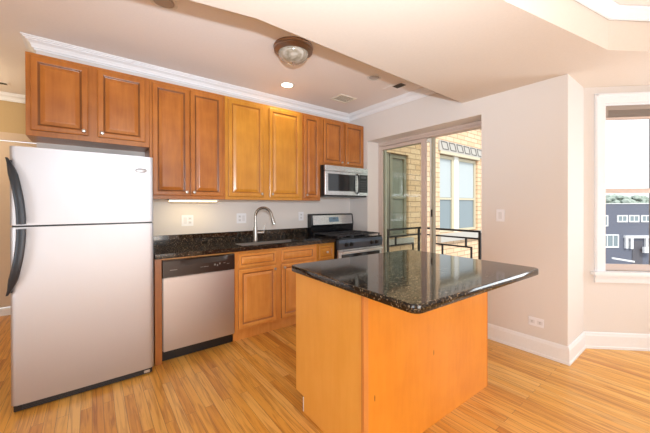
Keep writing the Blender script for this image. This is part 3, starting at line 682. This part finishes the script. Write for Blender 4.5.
for i in range(nd):
    x0 = X0_+0.03+i*wdr
    b = B(); rect_loops(b, x0, x0+wdr-0.012, 0.125, 0.69, 0, [(i_, -(y_)) for i_, y_ in door_prof(0, 0.018)]); bmesh.ops.translate(b, verts=b.verts, vec=(0, Y1-0.0195, 0)); dd = obj('door', b, M['w_isl'], isl)
    b = B(); lathe(b, [(0.006, 0), (0.0075, 0.013), (0.0145, 0.023), (0, 0.028)], (x0+0.03, Y1-0.0015, 0.655), 'y', 12); obj('knob', b, M['chrome'], dd, True)
    b = B(); rect_loops(b, x0, x0+wdr-0.012, 0.705, 0.85, 0, [(i_, -(y_)) for i_, y_ in door_prof(0, 0.018, small=True)]); bmesh.ops.translate(b, verts=b.verts, vec=(0, Y1-0.0195, 0)); dd = obj('drawer_front', b, M['w_isl'], isl)
    b = B(); lathe(b, [(0.006, 0), (0.0075, 0.013), (0.0145, 0.023), (0, 0.028)], (x0+wdr/2, Y1-0.0015, 0.78), 'y', 12); obj('knob', b, M['chrome'], dd, True)
b = B()
def rrect(x0, x1, y0, y1, r, n=8):
    out = []
    for cx_, cy_, a0 in ((x1-r, y1-r, 0), (x0+r, y1-r, 90), (x0+r, y0+r, 180), (x1-r, y0+r, 270)):
        for i in range(n+1):
            a = math.radians(a0+90*i/n); out.append((cx_+r*math.cos(a), cy_+r*math.sin(a)))
    return out
prev = None; Hs = [(0.006, 0.8755), (0.002, 0.877), (0.0, 0.881), (0.0, 0.907), (0.002, 0.912), (0.006, 0.914)]
for ins, z in Hs:
    ring = [b.verts.new((x, y, z)) for x, y in rrect(ins, 1.212-ins, ins, 1.052-ins, 0.045-ins)]
    if prev:
        k = len(ring)
        for i in range(k): b.faces.new((prev[i], prev[(i+1) % k], ring[(i+1) % k], ring[i]))
    else: b.faces.new(ring[::-1])
    prev = ring
b.faces.new(prev)
sl = obj('island_worktop', b, M['granite'], None, True, loc=(0.994, 0.733, 0), label='black speckled granite slab overhanging the island base', category='worktop')
sl.rotation_euler = (0, 0, math.radians(-2.13))

# ------------------------------------------------------------------ under-cabinet strip light
ul = thing('strip_light', 'lit strip light under the upper cabinet by the refrigerator', 'light', (0.80, 3.245, 1.36))
b = B(); box(b, 0.570, 1.025, 3.205, 3.285, 1.362, 1.3755, 0.003); part('housing', b, M['white_gloss'], ul)
b = B(); box(b, 0.580, 1.015, 3.215, 3.275, 1.352, 1.3615, 0.002); part('diffuser', b, M['tube_on'], ul)
light('strip_lamp', 'AREA', (0.80, 3.245, 1.348), 0.9, (1, 0.80, 0.45), 0.40, 0.05, (0, 0.25, -1))

# ------------------------------------------------------------------ switches and outlets
def wallplate(name, label, cat, c, wd, ht, wall, kind, gangs=1, group=None):
    """wall 'back': faces -Y at y=D ; 'right': faces -X at x=W"""
    def tr(u, v, d):  # u across, v up, d out of wall
        return (c[0]+u, D-0.0008-d, c[1]+v) if wall == 'back' else (W-0.0008-d, c[0]-u, c[1]+v)
    def bb(bm, u0, u1, v0, v1, d0, d1, bev=0):
        a = tr(u0, v0, d0); e = tr(u1, v1, d1)
        box(bm, min(a[0], e[0]), max(a[0], e[0]), min(a[1], e[1]), max(a[1], e[1]), min(a[2], e[2]), max(a[2], e[2]), bev)
    r = thing(name, label, cat, tr(0, 0, 0), group=group)
    bm = B(); bb(bm, -wd/2, wd/2, -ht/2, ht/2, 0, 0.006, 0.002); part('cover_plate', bm, M['plate'], r)
    horiz = wd > ht and gangs == 1
    for g_ in range(gangs):
        u = (g_-(gangs-1)/2)*0.046
        k = kind[g_]
        if k == 's':
            bm = B(); bb(bm, u-0.016, u+0.016, -0.033, 0.033, 0.0062, 0.009, 0.001); part('rocker', bm, M['slotpale'], r)
        else:
            bm = B()
            for s in (-1, 1):
                if horiz: bb(bm, s*0.030-0.021, s*0.030+0.021, -0.016, 0.016, 0.0062, 0.0082, 0.001)
                else: bb(bm, u-0.016, u+0.016, s*0.021-0.015, s*0.021+0.015, 0.0062, 0.0082, 0.001)
            f = part('socket_face', bm, M['slotpale'], r)
            for s in (-1, 1):
                for t in (-1, 1):
                    bm = B()
                    if horiz: bb(bm, s*0.030-0.006, s*0.030+0.006, t*0.006-0.0012, t*0.006+0.0012, 0.0083, 0.0088)
                    else: bb(bm, u+t*0.006-0.0012, u+t*0.006+0.0012, s*0.021-0.006, s*0.021+0.006, 0.0083, 0.0088)
                    part('slot', bm, M['slot'], f)
wallplate('wall_outlet', 'double white plate with switch and socket nearest the refrigerator', 'outlet', (0.790, 1.158), 0.115, 0.115, 'back', 'so', 2)
wallplate('wall_outlet', 'double white plate with switch and socket just left of the faucet', 'outlet', (1.372, 1.166), 0.115, 0.115, 'back', 'os', 2)
wallplate('wall_outlet', 'single white wall plate between the faucet and the stove', 'outlet', (2.190, 1.172), 0.078, 0.115, 'back', 'o', 1)
wallplate('light_switch', 'white light switch on the wall right of the balcony door', 'switch', (1.290, 1.213), 0.075, 0.115, 'right', 's', 1)
wallplate('wall_outlet', 'white horizontal outlet low on the right wall above the baseboard', 'outlet', (0.990, 0.282), 0.118, 0.076, 'right', 'o', 1)

# ------------------------------------------------------------------ ceiling fixtures
DX, DY = 1.358, 2.262
dl = thing('ceiling_light', 'bronze flush-mount ceiling light with alabaster glass bowl', 'light', (DX, DY, ZC))
b = B(); lathe(b, [(0.1658, -0.0010), (0.1691, -0.0120), (0.1605, -0.0220), (0.1648, -0.0300), (0.1626, -0.0400), (0.1370, -0.0580), (0.1305, -0.0600), (0.1263, -0.0550)], (DX, DY, ZC), 'z', 48); part('pan', b, M['bronze'], dl, True)
b = B(); lathe(b, [(0.1273, -0.0500), (0.1273, -0.0640), (0.1177, -0.0850), (0.0984, -0.1060), (0.0706, -0.1230), (0.0364, -0.1330), (0.0000, -0.1360)], (DX, DY, ZC), 'z', 48); part('glass_bowl', b, M['alabaster'], dl, True)
b = B(); lathe(b, [(0.0, -0.130), (0.012, -0.136), (0.013, -0.142), (0.008, -0.148), (0.006, -0.153), (0, -0.157)], (DX, DY, ZC), 'z', 20); part('finial', b, M['bronze'], dl, True)
def can(label, x, y, on, r=0.068):
    t = thing('recessed_light', label, 'light', (x, y, ZC))
    b = B(); lathe(b, [(r+0.016, -0.0008), (r+0.016, -0.004), (r+0.002, -0.006), (r-0.004, -0.003), (r-0.004, -0.0008)], (x, y, ZC), 'z', 36); part('trim_ring', b, M['white_gloss'], t, True)
    b = B(); lathe(b, [(r-0.006, -0.0012), (r*0.80, -0.0016), (r*0.78, -0.006), (0, -0.008)], (x, y, ZC), 'z', 28); part('lamp', b, M['lamp_on'] if on else M['lamp_off'], t, True)
    if on:
        l = light('recessed_lamp', 'SPOT', (x, y, ZC-0.02), 8, (1, 0.80, 0.52), rad=0.04, aim=(0, 0, -1)); l.data.spot_size = math.radians(140); l.data.spot_blend = 0.6
    return t
can('lit recessed ceiling light near the cabinets behind the bronze fixture', 1.728, 3.018, True)
can('unlit recessed ceiling light right of the bronze fixture', 2.350, 2.270, False, 0.06)
can('unlit recessed ceiling light at the top edge above the soffit', 0.385, 2.300, False)
def vent(label, x0, x1, y0, y1, mat, slot, n):
    t = thing('ceiling_vent', label, 'vent', ((x0+x1)/2, (y0+y1)/2, ZC))
    b = B(); z0, z1 = ZC-0.008, ZC-0.0008
    box(b, x0, x1, y0, y0+0.025, z0, z1, .002); box(b, x0, x1, y1-0.025, y1, z0, z1, .002); box(b, x0, x0+0.025, y0+.025, y1-.025, z0, z1, .002); box(b, x1-0.025, x1, y0+.025, y1-.025, z0, z1, .002); part('frame', b, mat, t)
    b = B(); box(b, x0+.025, x1-.025, y0+.025, y1-.025, z1-.001, z1); part('duct', b, slot, t)
    b = B()
    for i in range(n):
        y = y0+0.03+(y1-y0-0.06)*(i+0.5)/n; box(b, x0+.026, x1-.026, y-0.006, y+0.003, z0+.001, z0+.003)
    part('louvres', b, mat, t)
vent('cream ceiling register above the microwave corner', 2.375, 2.640, 2.845, 3.065, M['vent_w'], plain('register_shadow', (0.30, 0.25, 0.18), .7), 7)
t = thing('ceiling_vent', 'small dark ceiling slot vent near the soffit', 'vent', (2.715, 2.31, ZC))
b = B(); box(b, 2.655, 2.785, 2.155, 2.43, ZC-0.006, ZC-.0008, .002); part('frame', b, M['ceil'], t)
b = B(); box(b, 2.675, 2.765, 2.175, 2.30, ZC-0.0075, ZC-.0062); part('slot', b, M['vent_d'], t)
t = thing('ceiling_vent', 'dark slot vent on the hall ceiling beyond the cabinets', 'vent', (-0.85, 4.92, ZC))
b = B(); box(b, -1.1, -0.70, 4.85, 4.97, ZC-0.006, ZC-.0008, .002); part('frame', b, M['ceil'], t)
b = B(); box(b, -1.08, -0.72, 4.88, 4.94, ZC-0.0075, ZC-.0062); part('slot', b, M['vent_d'], t)

# ------------------------------------------------------------------ balcony and rail
b = B(); box(b, W+WT+.002, 4.30, 1.95, 3.15, -0.15, -0.02); obj('balcony_slab', b, M['concrete'], label='concrete balcony floor outside the sliding door', category='balcony')
rl = thing('balcony_railing', 'dark iron balcony railing of interlocking rectangles', 'railing', (4.2, 2.6, -0.02))
def bar(b, p, q, r=0.011):
    p, q = Vector(p), Vector(q)
    box(b, min(p.x, q.x)-r, max(p.x, q.x)+r, min(p.y, q.y)-r, max(p.y, q.y)+r, min(p.z, q.z)-r, max(p.z, q.z)+r)
zb = -0.019
b = B(); bar(b, (4.2, 2.05, 0.948), (4.2, 3.05, 0.948), .014); bar(b, (3.44, 3.05, 0.948), (4.2, 3.05, 0.948), .014); part('top_rail', b, M['rail'], rl)
for x, y in ((4.2, 2.045), (4.2, 3.05), (3.44, 3.05)):
    b = B(); box(b, x-0.015, x+0.015, y-0.015, y+0.015, zb, 0.933); part('post', b, M['rail'], rl)
b = B()
bar(b, (4.2, 2.07, 0.846), (4.2, 3.02, 0.846)); bar(b, (4.2, 2.165, 0.716), (4.2, 2.75, 0.716)); bar(b, (4.2, 2.75, 0.73), (4.2, 2.75, 0.832)); bar(b, (4.2, 2.244, 0.73), (4.2, 2.244, 0.832)); bar(b, (4.2, 2.165, 0.1), (4.2, 2.165, 0.70)); bar(b, (4.2, 2.07, 0.10), (4.2, 3.02, 0.10)); bar(b, (4.2, 2.62, 0.12), (4.2, 2.62, 0.70))
part('front_grille', b, M['rail'], rl)
b = B()
bar(b, (3.46, 3.05, 0.843), (4.17, 3.05, 0.843)); bar(b, (3.46, 3.05, 0.708), (4.045, 3.05, 0.708)); bar(b, (4.045, 3.05, 0.12), (4.045, 3.05, 0.69)); bar(b, (3.62, 3.05, 0.722), (3.62, 3.05, 0.83)); bar(b, (3.46, 3.05, 0.10), (4.17, 3.05, 0.10))
part('side_grille', b, M['rail'], rl)

# ------------------------------------------------------------------ neighbouring brick building
BY = 5.0
nb = thing('brick_building', 'buff brick building with paired sash windows beyond the balcony', 'building', (8, BY, -3.2))
def solid_with_holes(b, x0, x1, z0, z1, y0, y1, holes):
    xs = sorted({x0, x1, *[h[0] for h in holes], *[h[1] for h in holes]}); zs = sorted({z0, z1, *[h[2] for h in holes], *[h[3] for h in holes]})
    for i in range(len(xs)-1):
        for j in range(len(zs)-1):
            cx_, cz_ = (xs[i]+xs[i+1])/2, (zs[j]+zs[j+1])/2
            if any(h[0] < cx_ < h[1] and h[2] < cz_ < h[3] for h in holes): continue
            box(b, xs[i], xs[i+1], y0, y1, zs[j], zs[j+1])
holes = [(7.88, 10.12, 0.50, 2.82), (5.10, 6.45, 0.50, 2.62)]
b = B(); solid_with_holes(b, 4.3, 16, -3.2, 5.5, BY, BY+0.4, holes); part('wall', b, M['brick'], nb)
def sashwin(x0, x1, z0, z1, zm, fr, pane, shade_to):
    b = B(); t = 0.09
    box(b, x0, x0+t, BY+0.06, BY+0.16, z0, z1); box(b, x1-t, x1, BY+0.06, BY+0.16, z0, z1); box(b, x0+t, x1-t, BY+0.06, BY+0.16, z1-t, z1); box(b, x0+t, x1-t, BY+0.06, BY+0.16, z0, z0+0.07)
    box(b, x0+t, x1-t, BY+0.07, BY+0.13, zm-0.03, zm+0.03)
    w_ = part('window', b, fr, nb)
    b = B(); box(b, x0+t, x1-t, BY+0.10, BY+0.11, z0+.07, z1-t); part('pane', b, pane, w_)
    if shade_to:
        b = B(); box(b, x0+t+0.02, x1-t-0.02, BY+0.094, BY+0.099, shade_to, z1-t); part('roller_shade', b, M['shade'], w_)
sashwin(7.885, 8.72, 0.52, 2.80, 1.52, M['outframe'], M['pane'], 1.56)
sashwin(8.96, 10.11, 0.52, 2.80, 1.52, M['outframe'], M['pane'], 1.56)
b = B(); box(b, 8.72, 8.96, BY+0.03, BY+0.2, 0.50, 2.82); part('mullion', b, M['outwhite'], nb)
OLV = plain('olive_window_paint', (0.27, 0.26, 0.20), 0.5)
sashwin(5.12, 5.76, 0.52, 2.60, 1.52, OLV, M['pane_l'], None)
sashwin(5.80, 6.44, 0.52, 2.60, 1.52, OLV, M['pane_l'], None)
b = B(); box(b, 7.84, 10.16, BY-0.06, BY-0.001, 2.82, 2.90); part('lintel_moulding', b, M['outframe'], nb)
b = B(); box(b, 7.80, 12.2, BY-0.05, BY-0.001, 2.905, 3.20); fz_ = part('frieze', b, M['stone'], nb)
b = B()
for i in range(9):
    x = 7.86+i*0.42
    pts = [(x, 3.17), (x+0.30, 3.17), (x+0.40, 2.96), (x+0.10, 2.96)]
    for k in range(4):
        p, q = pts[k], pts[(k+1) % 4]; tube(b, [(p[0], BY-0.058, p[1]), (q[0], BY-0.058, q[1])], 0.010, 6)
part('frieze_tracery', b, M['leadline'], fz_)
b = B(); box(b, 7.75, 10.3, BY-0.12, BY-0.001, 0.26, 0.49); box(b, 5.0, 6.55, BY-0.10, BY-0.001, 0.36, 0.49); part('sill', b, M['stone'], nb)
b = B(); box(b, 7.4, 16, BY-0.05, BY-0.001, 3.90, 3.98); part('string_course', b, M['stone'], nb)

# ------------------------------------------------------------------ across the street, seen through the bay window
vdir = Vector((math.cos(math.radians(0)), 0, 0))
def across(u, dist):   # u: lateral tangent from the optical axis, dist along it
    return F0*dist + R0*(u*dist)
HD = 30.0
def hx(px): return (px-335)/305.143*HD     # lateral metres of the house facade
def hz(py): return 1.307-(py-207.2)/305.143*HD
house_rot = -yaw
ho = thing('street_house', 'dark slate blue house with white windows across the street', 'house', tuple(F0*HD + R0*28.0 + Vector((0, 0, -6.5))), house_rot)
def hb(name, rects, mat, depth0, depth1, parent=ho):
    b = B()
    for x0, x1, z0, z1 in rects: box(b, x0-28.0, x1-28.0, depth0, depth1, z0+6.5, z1+6.5)
    return obj(name, b, mat, parent)
hb('wall', [(19.5, 40, -6.5, 1.44)], M['siding'], 0, 8)
hb('parapet', [(19.4, 40.1, 1.44, 1.50)], M['white_out'], -0.08, 8.05)
def hwin(x0, x1, z0, z1, bars=1):
    wdw = hb('window', [(x0, x0+0.10, z0, z1), (x1-0.10, x1, z0, z1), (x0+.1, x1-.1, z1-0.10, z1), (x0+.1, x1-.1, z0, z0+0.12)] + [((x0+(x1-x0)*k/(bars+1))-0.03, (x0+(x1-x0)*k/(bars+1))+0.03, z0+.12, z1-.1) for k in range(1, bars+1)], M['white_out'], -0.08, -0.001)
    hb('pane', [(x0+.1, x1-.1, z0+.12, z1-.1)], M['pane'], -0.03, -0.0012, wdw)
for x0, x1, z0, z1 in ((27.7, 28.7, -0.35, 0.34), (28.85, 29.85, -0.35, 0.34), (30.05, 31.05, -0.35, 0.34), (25.6, 26.8, -0.75, 0.34), (32.6, 33.6, -0.35, 0.34)):
    hwin(x0, x1, z0, z1)
hwin(26.15, 27.85, -2.85, -1.55, 2)
hwin(31.2, 32.4, -2.85, -1.9, 1)
hb('porch_roof', [(28.35, 31.2, -1.90, -1.66)], M['white_out'], -0.25, -0.001)
for x0 in (28.4, 28.9, 30.35): 
    hb('porch_post', [(x0, x0+0.22, -2.95 if x0 > 28.6 else -2.9, -1.91)], M['white_out'], -0.24, -0.04)
hb('door', [(29.2, 30.2, -4.5, -2.2)], plain('dark_house_door', (0.10, 0.10, 0.12), 0.5), -0.05, -0.001)
hb('planter_box', [(29.95, 30.75, -3.3, -2.75)], M['white_out'], -0.5, -0.26)
b = B(); prism(b, [(26.2-28, -3.75+6.5), (28.3-28, -4.1+6.5), (28.3-28, -3.95+6.5), (26.2-28, -3.6+6.5)], -1.2, -1.1, lambda a, c, e: (a, e, c)); obj('stair_rail', b, M['white_out'], ho)
b = B(); box(b, -60, 90, -60, 90, -6.8, -6.5)
gd = obj('ground_outside', b, M['ground']); gd['kind'] = 'structure'
def tree(label, dist, lat, zc, rx, rz_, seed):
    rnd = random.Random(seed); base_ = F0*dist+R0*lat
    t = thing('tree', label, 'tree', (base_.x, base_.y, -6.5), group='trees behind the slate house')
    b = B(); tube(b, [(0, 0, 0), (0.1, 0, zc*0.5+3), (0, 0.1, zc+6.5)], [0.25, 0.2, 0.1], 8); obj('trunk', b, M['bark'], t)
    b = B()
    for i in range(160):
        th, ph, rr = rnd.uniform(0, 6.28), rnd.uniform(-1, 1), rnd.uniform(0.5, 1)
        c = Vector((math.cos(th)*rx*rr*math.sqrt(1-ph*ph), math.sin(th)*rx*rr*math.sqrt(1-ph*ph), zc+6.5+ph*rz_*rr))
        mt = Matrix.Translation(c) @ Matrix.Rotation(rnd.uniform(0, 3), 4, 'Z') @ Matrix.Diagonal((rnd.uniform(.35, .7), rnd.uniform(.35, .7), rnd.uniform(.25, .5), 1))
        bmesh.ops.create_icosphere(b, subdivisions=1, radius=1, matrix=mt)
    obj('crown', b, M['leaf'], t)
tree('leafy tree behind the left end of the slate house roof', 44, 40.4, 1.5, 1.9, 1.2, 1)
tree('broader leafy tree behind the right end of the slate house roof', 54, 54.0, 1.4, 2.6, 1.5, 2)
tree('low leafy tree between the two larger ones behind the slate house', 49, 46.6, 0.8, 2.0, 1.1, 3)
# pier of our own building outside the bay window
b = B(); p0 = F0*2.6
prism(b, [bayp(1.16, 0.55), bayp(1.34, 0.55), bayp(1.34, 0.75), bayp(1.16, 0.75)], -6.4, 2.38)
obj('exterior_pier', b, plain('grey_pier', (0.30, 0.30, 0.33), 0.8), label='grey exterior pier just outside the right side of the bay window', category='pier')
